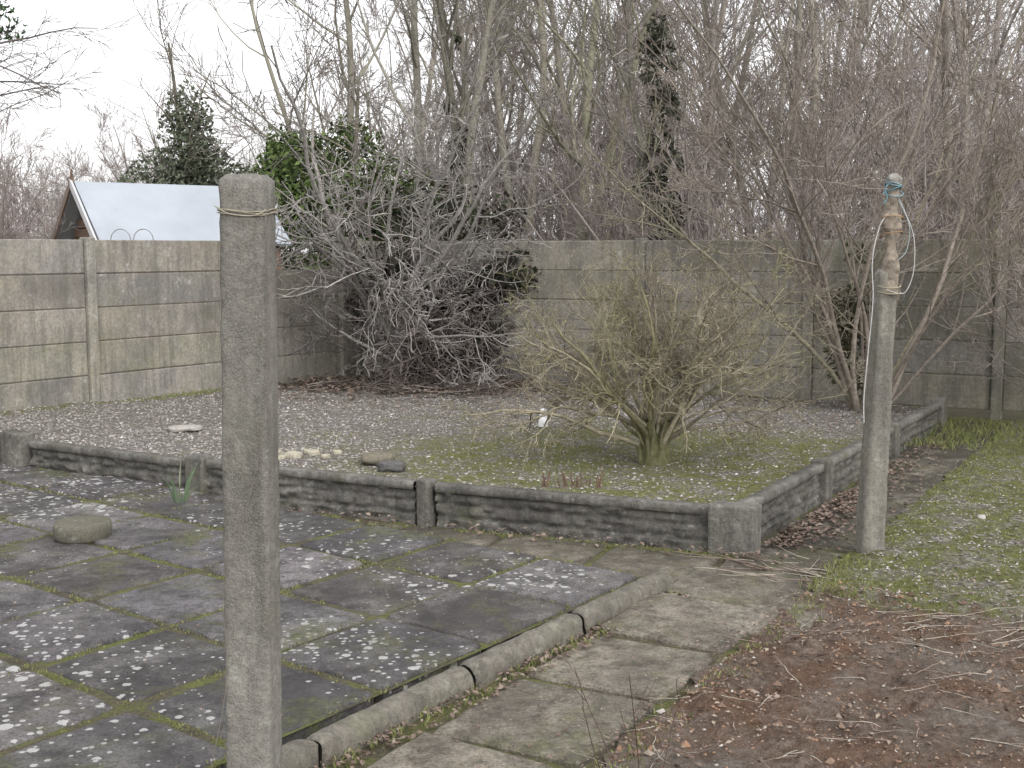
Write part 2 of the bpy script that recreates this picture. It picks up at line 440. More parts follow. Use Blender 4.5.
# kerb stones
B=MB()
K0=V(-.64,3.62,0);K1=V(.73,5.56,0)
kd=(K1-K0).normalized();ko=V(kd.y,-kd.x,0)
segs=[(-1.7,-.855),(-.845,-.008),(0,.80),(.808,1.578),(1.587,2.36)]
for (a,b) in segs:
    n=44; vs=[];fs=[]; sh=U(-.010,.010);rz=U(-.006,.006);sk=U(-.014,.014)
    prof=[(.045,-.05),(.048,.0),(.050,.03),(.048,.055),(.040,.074),(.025,.084),(.005,.088),(-.015,.087),(-.032,.08),(-.042,.068),(-.045,.02)]
    k=len(prof)
    for j in range(n+1):
        tt=a+(b-a)*j/n; en=1-.12*(j==0 or j==n)-.03*(j==1 or j==n-1)
        for (o,z) in prof:
            p=K0+kd*tt
            h=noise.noise(V(p.x*12,p.y*12,z*25+o*25))*.010+noise.noise(V(p.x*45,p.y*45,z*60+o*60))*.006
            vs.append(p+ko*(o*en+h+sh+sk*(j/n-.5))+V(0,0,z*en+h+rz))
    for j in range(n):
        for i in range(k-1): fs.append((j*k+i,(j+1)*k+i,(j+1)*k+i+1,j*k+i+1)[::-1])
    fs.append(tuple(range(k)));fs.append(tuple(n*k+i for i in range(k))[::-1])
    s=U(.95,1.2); B.add(vs,fs,(s,s*.98,s*.94))
B.build('kerb_edging',M_kerb,True)
# ------------------------------------------------------------------ soil / mossy ground on right
B=MB();vs=[];cs=[];fs=[];NX,NY=230,430
def soilz(p,s,ww):
    h=noise.noise(V(p.x*1.2,p.y*1.2,0))*.035+noise.noise(V(p.x*5,p.y*5,2))*.036+noise.noise(V(p.x*14,p.y*14,5))*.026+abs(noise.noise(V(p.x*32,p.y*32,5)))*.026
    if s>-.55: h=h*.45+.03
    return h*min(1,max(.1,(ww-.5)/.2))+ .012
for j in range(NY+1):
    s=-4.6+ (j/NY)*10.6
    for i in range(NX+1):
        ww=.555+ (i/NX)**1.25*5.5+ noise.noise(V(s*3,0,9))*.06*(1-i/NX)+noise.noise(V(s*14,0,9))*.03*(1-i/NX)
        p=A+d*s+w*ww
        vs.append(V(p.x,p.y,soilz(p,s,ww)))
        g=max(0,min(1,(s+.58+noise.noise(V(ww*1.5,1,1))*.25)*1.6+.5))
        cs.append((0,g,0))
for j in range(NY):
    for i in range(NX):
        a=j*(NX+1)+i; fs.append((a,a+1,a+NX+2,a+NX+1))
B.add(vs,fs,cs);B.build('garden_soil',M_soil)
B=MB()
for i in range(15000):
    s=U(-4.0,-.4);ww=.56+R()**1.2*3.0; p=A+d*s+w*ww; z=soilz(p,s,ww)
    if noise.noise(V(p.x*2.2,p.y*2.2,4))<-.15 and R()<.7: continue
    c=random.choice([(.14,.095,.07),(.20,.14,.105),(.25,.18,.135),(.10,.07,.05),(.29,.24,.20),(.28,.18,.12)])
    if R()<.04: c=(.42,.40,.37)
    pebble(B,(p.x,p.y,z),U(.003,.011)*(2.4 if R()<.05 else 1),c,.7)
for i in range(5000):
    s=U(-.7,3.5);ww=.62+R()*3; p=A+d*s+w*ww; z=soilz(p,s,ww)
    pebble(B,(p.x,p.y,z+.003),U(.005,.012),random.choice(pc),.6)
B.build('soil_clods',M_peb,False)
# grass & moss tufts
B=MB()
gc=[(.20,.225,.08),(.14,.165,.055),(.24,.26,.105),(.17,.195,.07),(.25,.235,.12)]
def tuft(p,n,r,h):
    for _ in range(n): blade(B,(p.x+random.gauss(0,r),p.y+random.gauss(0,r),p.z),h*U(.5,1.3),.0025,random.choice(gc),.7)
for i in range(2700):
    s=U(-.6,5);ww=.6+R()**1.3*3.2;p=A+d*s+w*ww
    if noise.noise(V(p.x*2.2,p.y*2.2,7))<-.06: continue
    tuft(V(p.x,p.y,soilz(p,s,ww)),7,.03,.018)
for i in range(260):
    p=A+d*U(3.9,5.6)+w*U(.0,1.7); tuft(V(p.x,p.y,.02),10,.05,.06)
for i in range(150):
    p=A+d*U(-.6,.1)+w*U(.55,.85); tuft(V(p.x,p.y,.02),6,.03,.035)
for i in range(260):
    p=A+f1*U(-.2,1.6)+V(-.03,-.12,0); tuft(V(p.x,p.y,.0),6,.025,.018)
for i in range(200):
    p=A+d*U(-3.8,-.6)+w*(.58+abs(random.gauss(0,.05))); tuft(V(p.x,p.y,.015),5,.02,.018)
for i in range(3600):
    a=random.randint(0,12)*sz;b=R()*6
    p=O+pq*a-pp*b if R()<.5 else O+pq*(R()*7)-pp*(random.randint(0,8)*sz*1.02)
    if noise.noise(V(p.x*1.3,p.y*1.3,3))<-.12: continue
    if p.y<3.3: continue
    tuft(V(p.x,p.y,.045),6,.014,.010)
for i in range(260):
    p=FS+fl*U(-.5,3)+V(.12,-.08,0)*U(.5,2); tuft(V(p.x,p.y,.12),6,.04,.05)
for i in range(1100):
    u,v=U(.45,1),U(0,.6);p=bedpt(u,v)
    if noise.noise(V(p.x*1.5,p.y*1.5,13))<.08: continue
    tuft(p,6,.05,.022)
for i in range(90): 
    p=K0+kd*U(0,2.3)+ko*U(.06,.13); tuft(V(p.x,p.y,0),6,.02,.03)
B.build('grass_tufts',M_leaf,False)
B=MB()
for i in range(14):
    a=U(0,6.28);p=V(-2.06,7.32,.04)+V(math.cos(a),math.sin(a),0)*.03
    l=V(math.cos(a)*U(.05,.6),math.sin(a)*U(.05,.6),1).normalized();h=U(.13,.30)
    c=random.choice([(.09,.14,.08),(.12,.17,.10),(.19,.21,.14)])
    B.add([p-V(.005,0,0),p+V(.005,0,0),p+l*h*.6+V(.004,0,0),p+l*h*.6-V(.004,0,0),p+l*h+V(l.x,l.y,0)*.12],[(0,1,2,3),(3,2,4)],c)
B.build('iris_plant',M_leaf,False)
# dead leaves
B=MB();lc=[(.15,.11,.09),(.21,.16,.13),(.11,.08,.065),(.27,.22,.18),(.18,.135,.115)]
for i in range(1500):
    s=abs(random.gauss(0,1))*1.9+.15;p=A+d*s+w*(.10+abs(random.gauss(0,.15)))
    if s>5: continue
    leaf(B,(p.x,p.y,U(.015,.04)),U(.010,.024),random.choice(lc))
for i in range(3600):
    p=V(random.gauss(-1.0,.85),random.gauss(13.2,.6),0); 
    leaf(B,(p.x,p.y,U(.12,.17)),U(.02,.035),random.choice(lc))
for i in range(1100):
    u,v=U(0,1),U(0.5,1);p=bedpt(u,v);leaf(B,(p.x,p.y,p.z+.015),U(.013,.025),random.choice(lc))
for i in range(420):
    p=A+f1*U(-.3,5)+V(-.06,-.13,0)*U(.7,1.6); leaf(B,(p.x,p.y,U(.015,.06)),U(.01,.022),random.choice(lc))
for i in range(900):
    p=O+pq*U(0,6)-pp*U(0,4); leaf(B,(p.x,p.y,.06),U(.003,.010),random.choice(lc))
for i in range(750):
    p=K0+kd*U(-.5,2.3)+ko*U(.05,.17); leaf(B,(p.x,p.y,.016),U(.006,.016),random.choice(lc))
for i in range(900):
    p=A-d*U(0,4)+w*(U(-.1,.6) if R()<.5 else .55-abs(random.gauss(0,.05))); leaf(B,(p.x,p.y,.024),U(.003,.011),random.choice(lc))
for i in range(2600):
    s=U(-3.8,.2);ww=.56+R()*3; p=A+d*s+w*ww; leaf(B,(p.x,p.y,soilz(p,s,ww)+.008),U(.004,.014),random.choice(lc+[(.33,.28,.22)]))
B.build('leaf_litter',M_litter,False)
# sticks
B=MB()
def stick(p,a,L,r,col,lift=.05):
    dv=V(math.cos(a),math.sin(a),U(0,lift)).normalized();pts=[p];
    for i in range(7):
        dv=(dv+rv()*.25);dv.z=max(-.05,min(lift,dv.z)); dv.normalize(); p=p+dv*L/7;p.z=max(p.z,.02); pts.append(p)
    tube(B,pts,[r*(1-.1*i) for i in range(8)],4,col)
for i in range(26):
    stick(V(1.35+U(-.15,.25),5.75+U(-.2,.25),.03),U(1.6,3.0),U(.15,.5),U(.002,.005),random.choice([(.3,.26,.21),(.22,.17,.14),(.38,.34,.28)]))
for i in range(700):
    s=U(-4.0,-.3);ww=.6+R()*2.6;p=A+d*s+w*ww;stick(V(p.x,p.y,soilz(p,s,ww)+.01),U(0,6.28),U(.03,.26),U(.0008,.0028),random.choice([(.32,.28,.24),(.2,.16,.13),(.26,.2,.16),(.38,.35,.30)]),.15)
for i in range(11):
    p=V(1.75,4.75,.05)+V(U(-.2,.4),U(-.25,.25),0);stick(p,U(-.2,.9),U(.3,.7),.0018,(.38,.34,.28),.14)
for i in range(120):
    p=V(random.gauss(-1.0,.8),random.gauss(12.8,.6),.15);stick(p,U(0,6.28),U(.2,.7),U(.003,.008),(.24,.21,.19),.2)
B.build('fallen_twigs',M_bark,True)

# ------------------------------------------------------------------ posts
def postmesh(B,x,y,z0,z1,hw0,hw1,tx,col,rounded=.04,rot=0,jit=.003,pw=14):
    n=110;k=56;vs=[];fs=[]
    for j in range(n+1):
        t=j/n;z=z0+(z1-z0)*t
        hw=hw0+(hw1-hw0)*t
        fz=z1-z
        if fz<rounded: hw*=math.sqrt(max(0,1-((rounded-fz)/rounded)**2))*.25+.75
        for i in range(k):
            a=2*math.pi*(i+.5)/k
            c,s=math.cos(a),math.sin(a)
            m=1/((abs(c)**pw+abs(s)**pw)**(1/pw))
            px,py=c*m*hw,s*m*hw
            h=noise.noise(V(px*20+x*7,py*20,z*6))*jit+noise.noise(V(px*60,py*60,z*50))*jit*.4
            if m>1.25: h-=abs(noise.noise(V(px*9+2,py*9,z*17)))*jit*3.5
            px*=1+h/hw;py*=1+h/hw
            cr,sr=math.cos(rot),math.sin(rot)
            vs.append(V(x+px*cr-py*sr+tx*(z-z0),y+px*sr+py*cr,z+ (noise.noise(V(px*30,py*30,1))*.008 if j>n-3 else 0)))
    for j in range(n):
        for i in range(k):
            i2=(i+1)%k; fs.append((j*k+i,j*k+i2,(j+1)*k+i2,(j+1)*k+i))
    fs.append(tuple(n*k+i for i in range(k)))
    B.add(vs,fs,col)
def curve_wire(name,pts,r,col,parent):
    B=MB(); P=[]
    pts=[Vector(p) for p in pts]
    n=len(pts)
    for i in range(n-1):
        p0,p1,p2,p3=pts[max(i-1,0)],pts[i],pts[i+1],pts[min(i+2,n-1)]
        for s in range(6):
            t=s/6
            P.append(.5*((2*p1)+(-p0+p2)*t+(2*p0-5*p1+4*p2-p3)*t*t+(-p0+3*p1-3*p2+p3)*t**3))
    P.append(pts[-1]); tube(B,P,[r]*len(P),6,col); return B.build(name,M_wire,True,parent)
np_=empty('concrete_post'); B=MB()
px,py=-.697,3.10
postmesh(B,px,py,-.1,1.79,.063,.059,.012,(1.05,1.04,1.01),.022,-.10,.0018)
B.build('post_shaft',M_post,True,np_)
xx=px+.021
for z,rr in((1.690,.001),(1.695,.0),(1.700,.0008)):
    pts=[]
    for i in range(17):
        a=i/16*2*math.pi*1.02+.3;c,s=math.cos(a),math.sin(a);m=1/((abs(c)**9+abs(s)**9)**(1/9))*.0625
        a2=-.1;pts.append((xx+(c*math.cos(a2)-s*math.sin(a2))*m,py+(c*math.sin(a2)+s*math.cos(a2))*m,z+math.sin(a*2+rr*900)*.005))
    curve_wire('wire_wrap',pts,.0017,(.30,.27,.21),np_)
curve_wire('wire_tail',[(xx+.06,py-.066,1.70),(xx+.03,py-.08,1.685),(xx-.03,py-.075,1.69),(xx-.07,py-.06,1.71)],.0017,(.34,.31,.25),np_)
curve_wire('loose_wire',[(xx+.06,py-.07,1.69),(xx+.068,py-.075,1.5),(xx+.064,py-.08,1.3),(xx+.05,py-.085,1.2),(xx+.03,py-.075,1.08),(xx-.03,py-.08,.85),(xx-.07,py-.08,.72),(xx-.065,py-.08,.5),(xx-.11,py-.1,.25),(xx-.16,py-.08,.02)],.0012,(.17,.15,.13),np_)
# ------------------------------------------------------------------ far post with timber extension
fp=empty('clothes_line_post');B=MB()
px,py=1.875,6.18
postmesh(B,px,py,-.1,1.50,.064,.046,.028,(1.15,1.12,1.04),.02,.15,.003,9)
B.build('post_shaft',M_post,True,fp)
B=MB();x2=px+.045
vs=[];fs=[];k=14;n=60
for j in range(n+1):
    z=1.38+.54*j/n; wd=.036+.014*noise.noise(V(0,0,z*9))+(.014 if 1.70<z<1.78 else 0)-(.010 if z>1.88 else 0)
    cx=.012*noise.noise(V(4,0,z*7))
    for i in range(k):
        a=2*math.pi*i/k;h=1+.4*noise.noise(V(math.cos(a)*2,math.sin(a)*2,z*14))
        vs.append(V(x2+.01+cx+math.cos(a)*wd*h,py-.03+math.sin(a)*wd*.8*h,z))
for j in range(n):
    for i in range(k): fs.append((j*k+i,j*k+(i+1)%k,(j+1)*k+(i+1)%k,(j+1)*k+i))
fs.append(tuple(n*k+i for i in range(k)))
B.add(vs,fs,(.25,.215,.175)); B.build('timber_extension',M_wood,True,fp)
B=MB();vs=[];fs=[];n=10;k=14;c=V(x2+.012,py-.04,1.945)
for j in range(n+1):
    t=math.pi*j/n
    for i in range(k):
        a=2*math.pi*i/k; rr=1+.35*noise.noise(V(math.cos(a)*2,math.sin(a)*2,t*2))
        vs.append(c+V(math.sin(t)*math.cos(a)*.040*rr,math.sin(t)*math.sin(a)*.03*rr,math.cos(t)*.042))
for j in range(n):
    for i in range(k): fs.append((j*k+i,j*k+(i+1)%k,(j+1)*k+(i+1)%k,(j+1)*k+i))
B.add(vs,fs,(.27,.26,.24));B.build('pulley_cap',M_wood,True,fp)
for j in range(4):
    pts=[];o=U(0,3)
    for i in range(13):
        a=i/12*6.5+o;pts.append((x2+.012+math.cos(a)*(.046-.003*j)*U(.85,1.1),py-.035+math.sin(a)*.042,1.885+.018*j+math.sin(a*1.0+j*2)*.018))
    curve_wire('blue_rope',pts,.0035,random.choice([(.10,.19,.23),(.17,.25,.28)]),fp)
curve_wire('blue_rope_end',[(x2-.03,py-.075,1.93),(x2-.045,py-.08,1.90),(x2-.035,py-.08,1.86),(x2-.05,py-.08,1.83)],.0035,(.13,.24,.28),fp)
for zz,c in((1.76,(.33,.22,.12)),(1.68,(.28,.18,.10)),(1.42,(.3,.27,.2)),(1.39,(.3,.27,.2))):
    pts=[]
    for i in range(13):
        a=i/12*6.3;pts.append((x2+.008+math.cos(a)*.056,py-.03+math.sin(a)*.055,zz+math.sin(a+zz*9)*.012))
    curve_wire('rusty_wire',pts,.003,c,fp)
curve_wire('white_cord',[(x2-.02,py-.06,1.78),(x2-.06,py-.06,1.72),(x2-.095,py-.07,1.55),(x2-.085,py-.07,1.35),(x2-.10,py-.07,1.1),(x2-.115,py-.07,.85),(x2-.11,py-.07,.72)],.0025,(.5,.5,.5),fp)
curve_wire('white_cord',[(x2+.02,py-.06,1.88),(x2+.07,py-.06,1.78),(x2+.115,py-.06,1.66),(x2+.12,py-.06,1.5),(x2+.09,py-.06,1.4),(x2+.05,py-.07,1.38),(x2-.02,py-.08,1.40)],.0021,(.5,.5,.5),fp)
curve_wire('thin_line',[(x2+.03,py-.06,1.85),(x2+.09,py-.06,1.72),(x2+.08,py-.06,1.6),(x2+.04,py-.06,1.55)],.002,(.35,.42,.42),fp)
# ------------------------------------------------------------------ small things
B=MB();vs=[];fs=[];k=40
prof=[(.140,0),(.150,.012),(.152,.07),(.149,.084),(.142,.091),(.11,.093),(.05,.092),(.0,.091)]
c=V(-2.33,6.38,.05)
for (r_,z) in prof:
    for i in range(k):
        a=2*math.pi*i/k;h=1+.03*noise.noise(V(math.cos(a)*2,math.sin(a)*2,z*10))+.012*noise.noise(V(math.cos(a)*9,math.sin(a)*9,z*40))
        vs.append(c+V(math.cos(a)*r_*h,math.sin(a)*r_*h,z))
for j in range(len(prof)-1):
    for i in range(k): fs.append((j*k+i,j*k+(i+1)%k,(j+1)*k+(i+1)%k,(j+1)*k+i))
B.add(vs,fs,(.72,.70,.56));B.build('round_stone_block',M_post,True)
def rock(name,p,sx,sy,sz_,rot,col,mat=M_stone):
    B=MB();vs=[];fs=[];n=12;k=18;o=rv()*9
    for j in range(n+1):
        t=math.pi*j/n
        for i in range(k):
            a=2*math.pi*i/k;q=V(math.sin(t)*math.cos(a),math.sin(t)*math.sin(a),math.cos(t))
            m=1/((abs(q.x)**4+abs(q.y)**4+abs(q.z)**4)**.25)
            h=m*(1+.2*noise.noise(q*1.7+o)+.08*noise.noise(q*6+o))
            x,y=q.x*h*sx,q.y*h*sy
            vs.append(V(p[0]+x*math.cos(rot)-y*math.sin(rot),p[1]+x*math.sin(rot)+y*math.cos(rot),p[2]+q.z*h*sz_))
    for j in range(n):
        for i in range(k): fs.append((j*k+i,(j+1)*k+i,(j+1)*k+(i+1)%k,j*k+(i+1)%k))
    B.add(vs,fs,col);return B.build(name,mat,True)
rock('stone_block',(-.88,7.78,.24),.11,.07,.038,.25,(.17,.155,.12))
rock('stone_block',(-.77,7.55,.228),.09,.055,.034,-.15,(.11,.107,.105))
for i,(x,y,s) in enumerate([(-1.62,8.1,.05),(-1.48,8.0,.06),(-1.36,8.12,.045),(-1.55,7.93,.035),(-1.26,8.0,.03),(-1.72,7.9,.04),(-1.42,8.2,.03),(-1.2,8.15,.035)]):
    rock('rubble_stone',(x,y,.215),s,s*.8,s*.55,U(0,3),(.38,.355,.28))
rock('flat_stone',(-2.6,9.45,.19),.13,.10,.02,.2,(.38,.36,.33))
rock('rubble_stone',(-.25,4.2,.02),.03,.024,.018,.6,(.35,.33,.33))
for p in((2.75,6.9),(2.6,5.5),(2.05,4.6)):
    rock('rubble_stone',(p[0],p[1],.04),U(.02,.04),.022,.018,U(0,3),(.45,.43,.40))
B=MB();vs=[];fs=[];k=16
prof=[(.0,0),(.042,0),(.045,.01),(.036,.06),(.030,.095),(.020,.108),(.020,.12),(.025,.124),(.023,.14),(.0,.145)]
for (r_,z) in prof:
    for i in range(k): a=2*math.pi*i/k; vs.append(V(.255+math.cos(a)*r_,9.7+math.sin(a)*r_,.165+z*1.05))
for j in range(len(prof)-1):
    for i in range(k): fs.append((j*k+i,j*k+(i+1)%k,(j+1)*k+(i+1)%k,(j+1)*k+i))
B.add(vs,fs,(.8,.8,.8));B.build('white_plastic_bottle',M_white,True)
B=MB()
for i in range(20):
    p=V(.22+U(-.05,.32),6.95+U(-.06,.06),.2)
    tube(B,[p,p+V(U(-.03,.03),0,U(.05,.11))],[.006,.004],4,(.15,.10,.075))
B.build('dead_stalks',M_bark,True)
B=MB();P=dict(seg=[6,4,3],wan=[.12,.15,.2],up=[.06,.05,0],kids=[3,1,0],start=[.3,.4,.4],ang=(25,45),lr=[.35,.4,.4],rr=.6,max=1,rmin=.0012,tip=.5)
for dx,dy,L in((-.25,.1,.42),(.05,.0,.4),(.35,.1,.36),(.7,.2,.34),(-.5,.3,.3)):
    grow(B,V(.36,3.32,.0)+V(dx*.12,0,0),V(dx,dy,1).normalized(),L,.0026,0,P,(.12,.085,.07))
B.build('bare_sapling',M_bark,True)

# ------------------------------------------------------------------ bush
B=MB()
P=dict(seg=[9,6,5,4],wan=[.22,.30,.32,.32],up=[.0,.02,.02,.01],kids=[8,5,4,0],start=[.25,.15,.15,.2],ang=(25,65),lr=[.42,.52,.52,.5],rr=.6,max=3,rmin=.0019,tip=.3,floor=.24)
NB=44
for i in range(NB):
    a=i*2.399+U(-.2,.2);el=math.radians(12+72*((i+.5)/NB)**.85) ; 
    dv=V(math.cos(a)*math.cos(el),math.sin(a)*math.cos(el),math.sin(el))
    L=(1.10+.16*math.cos(el))*U(.9,1.06)
    if dv.x>.3: L*=1.08
    p0=bush_p+V(math.cos(a),math.sin(a),0)*U(0,.07)
    c=random.choice([(.24,.215,.15),(.30,.27,.195),(.21,.185,.14),(.27,.24,.185),(.25,.235,.14)])
    p1=p0+V(math.cos(a)*.04,math.sin(a)*.04,U(.12,.28))
    r0=U(.011,.022)
    tube(B,[p0-V(0,0,.06),p0.lerp(p1,.5)+rv()*.012,p1],[r0*1.6,r0*1.25,r0],6,(.15,.145,.08))
    P['up'][0]=U(-.01,.035)
    grow(B,p1,dv,L,r0,0,P,c)
for k_ in range(6):
    a=k_*1.05;o=V(math.cos(a),math.sin(a),0)
    pts=[bush_p+o*.06+V(0,0,-.08),bush_p+o*.045+V(.0,0,.06),bush_p+o*.055+V(.01,0,.16),bush_p+o*.12+V(0,0,.30)]
    tube(B,pts,[.065,.05,.042,.028],8,(.12,.118,.06))
B.build('bare_shrub',M_bark,True)

# ------------------------------------------------------------------ gnarled tree near corner
B=MB()
P=dict(seg=[11,7,5,4],wan=[.28,.38,.36,.3],up=[.05,.0,-.01,.02],kids=[7,5,4,0],start=[.25,.15,.15,.2],ang=(30,78),lr=[.48,.5,.5,.5],rr=.55,max=3,rmin=.0045,tip=.3,floor=.22)
b0=V(-1.25,13.2,.1)
tube(B,[b0,b0+V(.03,0,.25),b0+V(-.02,0,.5)],[.11,.08,.07],9,(.15,.14,.13))
for i in range(10):
    a=6.28*i/10+U(-.2,.2);el=math.radians(U(12,60))
    dv=V(math.cos(a)*math.cos(el),math.sin(a)*math.cos(el)*.6,math.sin(el))
    P['up'][0]=U(-.05,.05)
    grow(B,b0+V(-.02,0,U(.2,.5)),dv,U(1.3,2.2),U(.022,.036),0,P,random.choice([(.28,.26,.245),(.22,.205,.195),(.33,.31,.295)]))
for i in range(9):
    a=6.28*i/9+U(-.2,.2);el=math.radians(U(52,85))
    dv=V(math.cos(a)*math.cos(el),math.sin(a)*math.cos(el)*.6-.15,math.sin(el)).normalized()
    P['up'][0]=U(.02,.08)
    grow(B,b0+V(-.02,0,U(.2,.5)),dv,U(2.6,3.7),U(.028,.042),0,P,random.choice([(.30,.28,.265),(.24,.225,.21),(.36,.34,.32)]))
B.build('gnarled_tree',M_bark,True)
iv=empty('ivy_thicket');B=MB()
for c,r_,n in(((-.75,13.7,.7),(.75,.35,.75),3200),((-1.3,14.1,1.2),(.7,.5,.8),2000),((.0,13.6,1.2),(.45,.3,.5),900),((-1.0,14.9,2.0),(1.2,.5,.5),1500)):
    leaves(B,c,r_,n,.045,[(.035,.04,.027),(.05,.06,.035),(.06,.05,.042),(.04,.035,.033)],2.5,-.15)
B.build('ivy_leaves',M_leaf,False,iv)
B=MB();P=dict(seg=[7,4,3],wan=[.4,.4,.4],up=[-.05,-.02,0],kids=[6,4,0],start=[.1,.1,.1],ang=(30,90),lr=[.5,.5,.5],rr=.6,max=2,rmin=.0045,tip=.4,floor=.15)
for i in range(100):
    p=V(random.gauss(-.75,.42),U(12.6,13.7),U(.15,1.35)); grow(B,p,rv(),U(.6,1.3),.013,0,P,random.choice([(.14,.115,.105),(.20,.175,.16),(.10,.085,.08),(.28,.25,.235)]))
B.build('bramble_stems',M_bark,True,iv)

# ------------------------------------------------------------------ large vase tree on right
def vase(name,base,n,hL,spread,cols,seedP,side=0,r0=(.014,.030)):
    B=MB()
    for i in range(n):
        a=6.28*i/n+U(-.3,.3);el=math.radians(90-spread*R()**.7)
        dv=V(math.cos(a)*math.cos(el)+side,math.sin(a)*math.cos(el)*.7,math.sin(el)).normalized()
        b=base+V(math.cos(a)*.13*R(),math.sin(a)*.10*R(),0)
        grow(B,b,dv,hL*U(.7,1.1),U(*r0),0,seedP,random.choice(cols))
    return B.build(name,M_bark,True)
PV=dict(seg=[12,7,5,4],wan=[.15,.2,.22,.22],up=[.035,.05,.05,.04],kids=[9,6,4,0],start=[.22,.2,.2,.2],ang=(20,50),lr=[.40,.45,.5,.5],rr=.55,max=3,rmin=.003,tip=.25,floor=.1)
vase('multi_stem_tree',V(3.25,11.0,.0),19,4.4,36,[(.24,.205,.175),(.28,.245,.21),(.21,.18,.155),(.26,.24,.175)],PV)
PV2=dict(PV);PV2['kids']=[9,6,4,0]
vase('bare_shrub',V(5.35,10.2,.0),16,2.7,60,[(.36,.315,.285),(.31,.27,.245),(.40,.355,.325)],PV2,-.12,(.008,.018))
vase('bare_shrub',V(4.75,8.9,.0),9,1.9,50,[(.36,.315,.285),(.40,.355,.325)],PV2,.0,(.006,.010))
B=MB();leaves(B,(3.2,11.25,.9),(.28,.22,.8),1000,.035,[(.05,.055,.03),(.07,.07,.04),(.09,.08,.055)],3,-.1)
B.build('ivy_plant',M_leaf,False)

# ------------------------------------------------------------------ background trees
bg=empty('background_trees')
def variant(kind,seed):
    random.seed(seed);B=MB()
    if kind=='tall':
        P=dict(seg=[12,7,5,4],wan=[.09,.17,.2,.22],up=[.05,.07,.05,.04],kids=[16,8,6,0],start=[.22,.2,.2,.2],ang=(22,55),lr=[.36,.45,.5,.55],rr=.5,max=3,rmin=.006,tip=.2)
        c=random.choice([(.28,.26,.22),(.31,.295,.24),(.25,.23,.21)]); P['twig']=(.30,.265,.25)  # far bark and twigs paled, overcast haze is put into their colour
        grow(B,V(0,0,-.1),V(U(-.12,.12),U(-.1,.1),1).normalized(),U(8,10),U(.08,.12),0,P,c)
        if R()<.5: grow(B,V(.15,0,-.1),V(U(-.3,.3),U(-.1,.1),1).normalized(),U(6,8),.07,0,P,c)
    else:
        P=dict(seg=[8,5,4,3],wan=[.14,.2,.22,.22],up=[.04,.05,.04,.03],kids=[8,6,4,0],start=[.2,.15,.15,.2],ang=(20,55),lr=[.42,.5,.5,.5],rr=.5,max=3,rmin=.0045,tip=.25)
        c=(.29,.255,.24);P['twig']=(.31,.27,.255)
        for i in range(8):
            a=U(0,6.28);el=math.radians(U(45,86)); grow(B,V(U(-.3,.3),U(-.3,.3),-.1),V(math.cos(a)*math.cos(el),math.sin(a)*math.cos(el),math.sin(el)),U(2.4,4.0),U(.016,.03),0,P,c)
    me=B.build('tmp',M_twig,True); m=me.data; bpy.data.objects.remove(me); return m
tall=[variant('tall',s) for s in(11,22,33,44,55)]
shr=[variant('shrub',s) for s in(61,62,63)]
random.seed(99)
def inst(m,x,y,s,nm,sz=None):
    o=bpy.data.objects.new(nm,m);o.location=(x,y,0);o.scale=(s,s,sz or s);o.rotation_euler=(0,0,U(0,6.28));o.parent=bg
    scene.collection.objects.link(o)
for i in range(15):
    y=U(16,20);x=U(.0,.44)*y
    inst(random.choice(shr),x+.3,y-(.5 if x>3 else 0),U(.8,1.25),'thicket')
for i in range(14):
    y=U(21,27);x=U(-.12,.44)*y
    inst(random.choice(shr),x+.3,y,U(1.1,1.6),'thicket')
for i in range(14):
    y=U(19,29);x=(-.14+.60*(i+R())/14)*y
    inst(random.choice(tall),x,y,U(.8,1.1),'bare_tree')
for i in range(20):
    y=U(32,48);x=(-.10+.56*(i+R())/20)*y
    inst(random.choice(tall),x,y,U(.9,1.25),'bare_tree')
for i in range(12):
    y=U(38,55);x=U(-.46,-.14)*y
    inst(random.choice(tall),x,y,U(.42,.6),'bare_tree')
for i in range(14):
    y=U(30,45);x=U(-.44,.44)*y
    inst(random.choice(shr),x,y,U(1.0,1.5),'thicket')
for x,y,s in((-7.6,17.5,.7),(-8.4,18.5,.8),(-8.9,22,1.0),(-9.9,21,1.0),(-8.0,16.5,.75),(-9.3,19.5,.9),(-7.9,20,.85)): inst(random.choice(shr),x,y,s,'thicket')
def single(name,x,y,lean,h,r,col,kids=9,ivy=None,fork=0):
    e=empty(name);B=MB()
    P=dict(seg=[14,8,5,4],wan=[.10,.18,.2,.22],up=[.03,.07,.05,.04],kids=[kids,6,4,0],start=[.35,.2,.2,.2],ang=(22,50),lr=[.36,.45,.5,.5],rr=.5,max=3,rmin=.005,tip=.3)
    grow(B,V(x,y,-.1),V(lean,0,1).normalized(),h,r,0,P,col)
    if fork: grow(B,V(x,y,1.2),V(lean+fork,0,1).normalized(),h*.85,r*.8,0,P,col)
    B.build('trunk_and_limbs',M_bark,True,e)
    if ivy:
        B=MB(); z0,z1,wd,n,cols=ivy; m=int((z1-z0)/.3)+1
        for i in range(m):
            z=z0+(z1-z0)*i/m; f=(1-.6*(i/m)**1.2)*U(.75,1.1)
            leaves(B,(x+lean*z+U(-.13,.13),y-.05+U(-.1,.1),z),(wd*f*U(.7,1.2),wd*f,.36),int(n/m*f*1.2),.045,cols,2.2,-.05)
        B.build('ivy_leaves',M_leaf,False,e)
DI=[(.05,.055,.035),(.065,.075,.045),(.075,.07,.055)]
single('bare_tree',-1.45,17.5,-.05,7.5,.09,(.29,.275,.235))
single('ivy_clad_tree',-.70,16.5,-.02,7.5,.09,(.17,.16,.13),8,(1.2,4.4,.22,2000,DI),.22)
single('bare_tree',1.0,19,-.07,8,.10,(.31,.30,.22),9,None,.22)
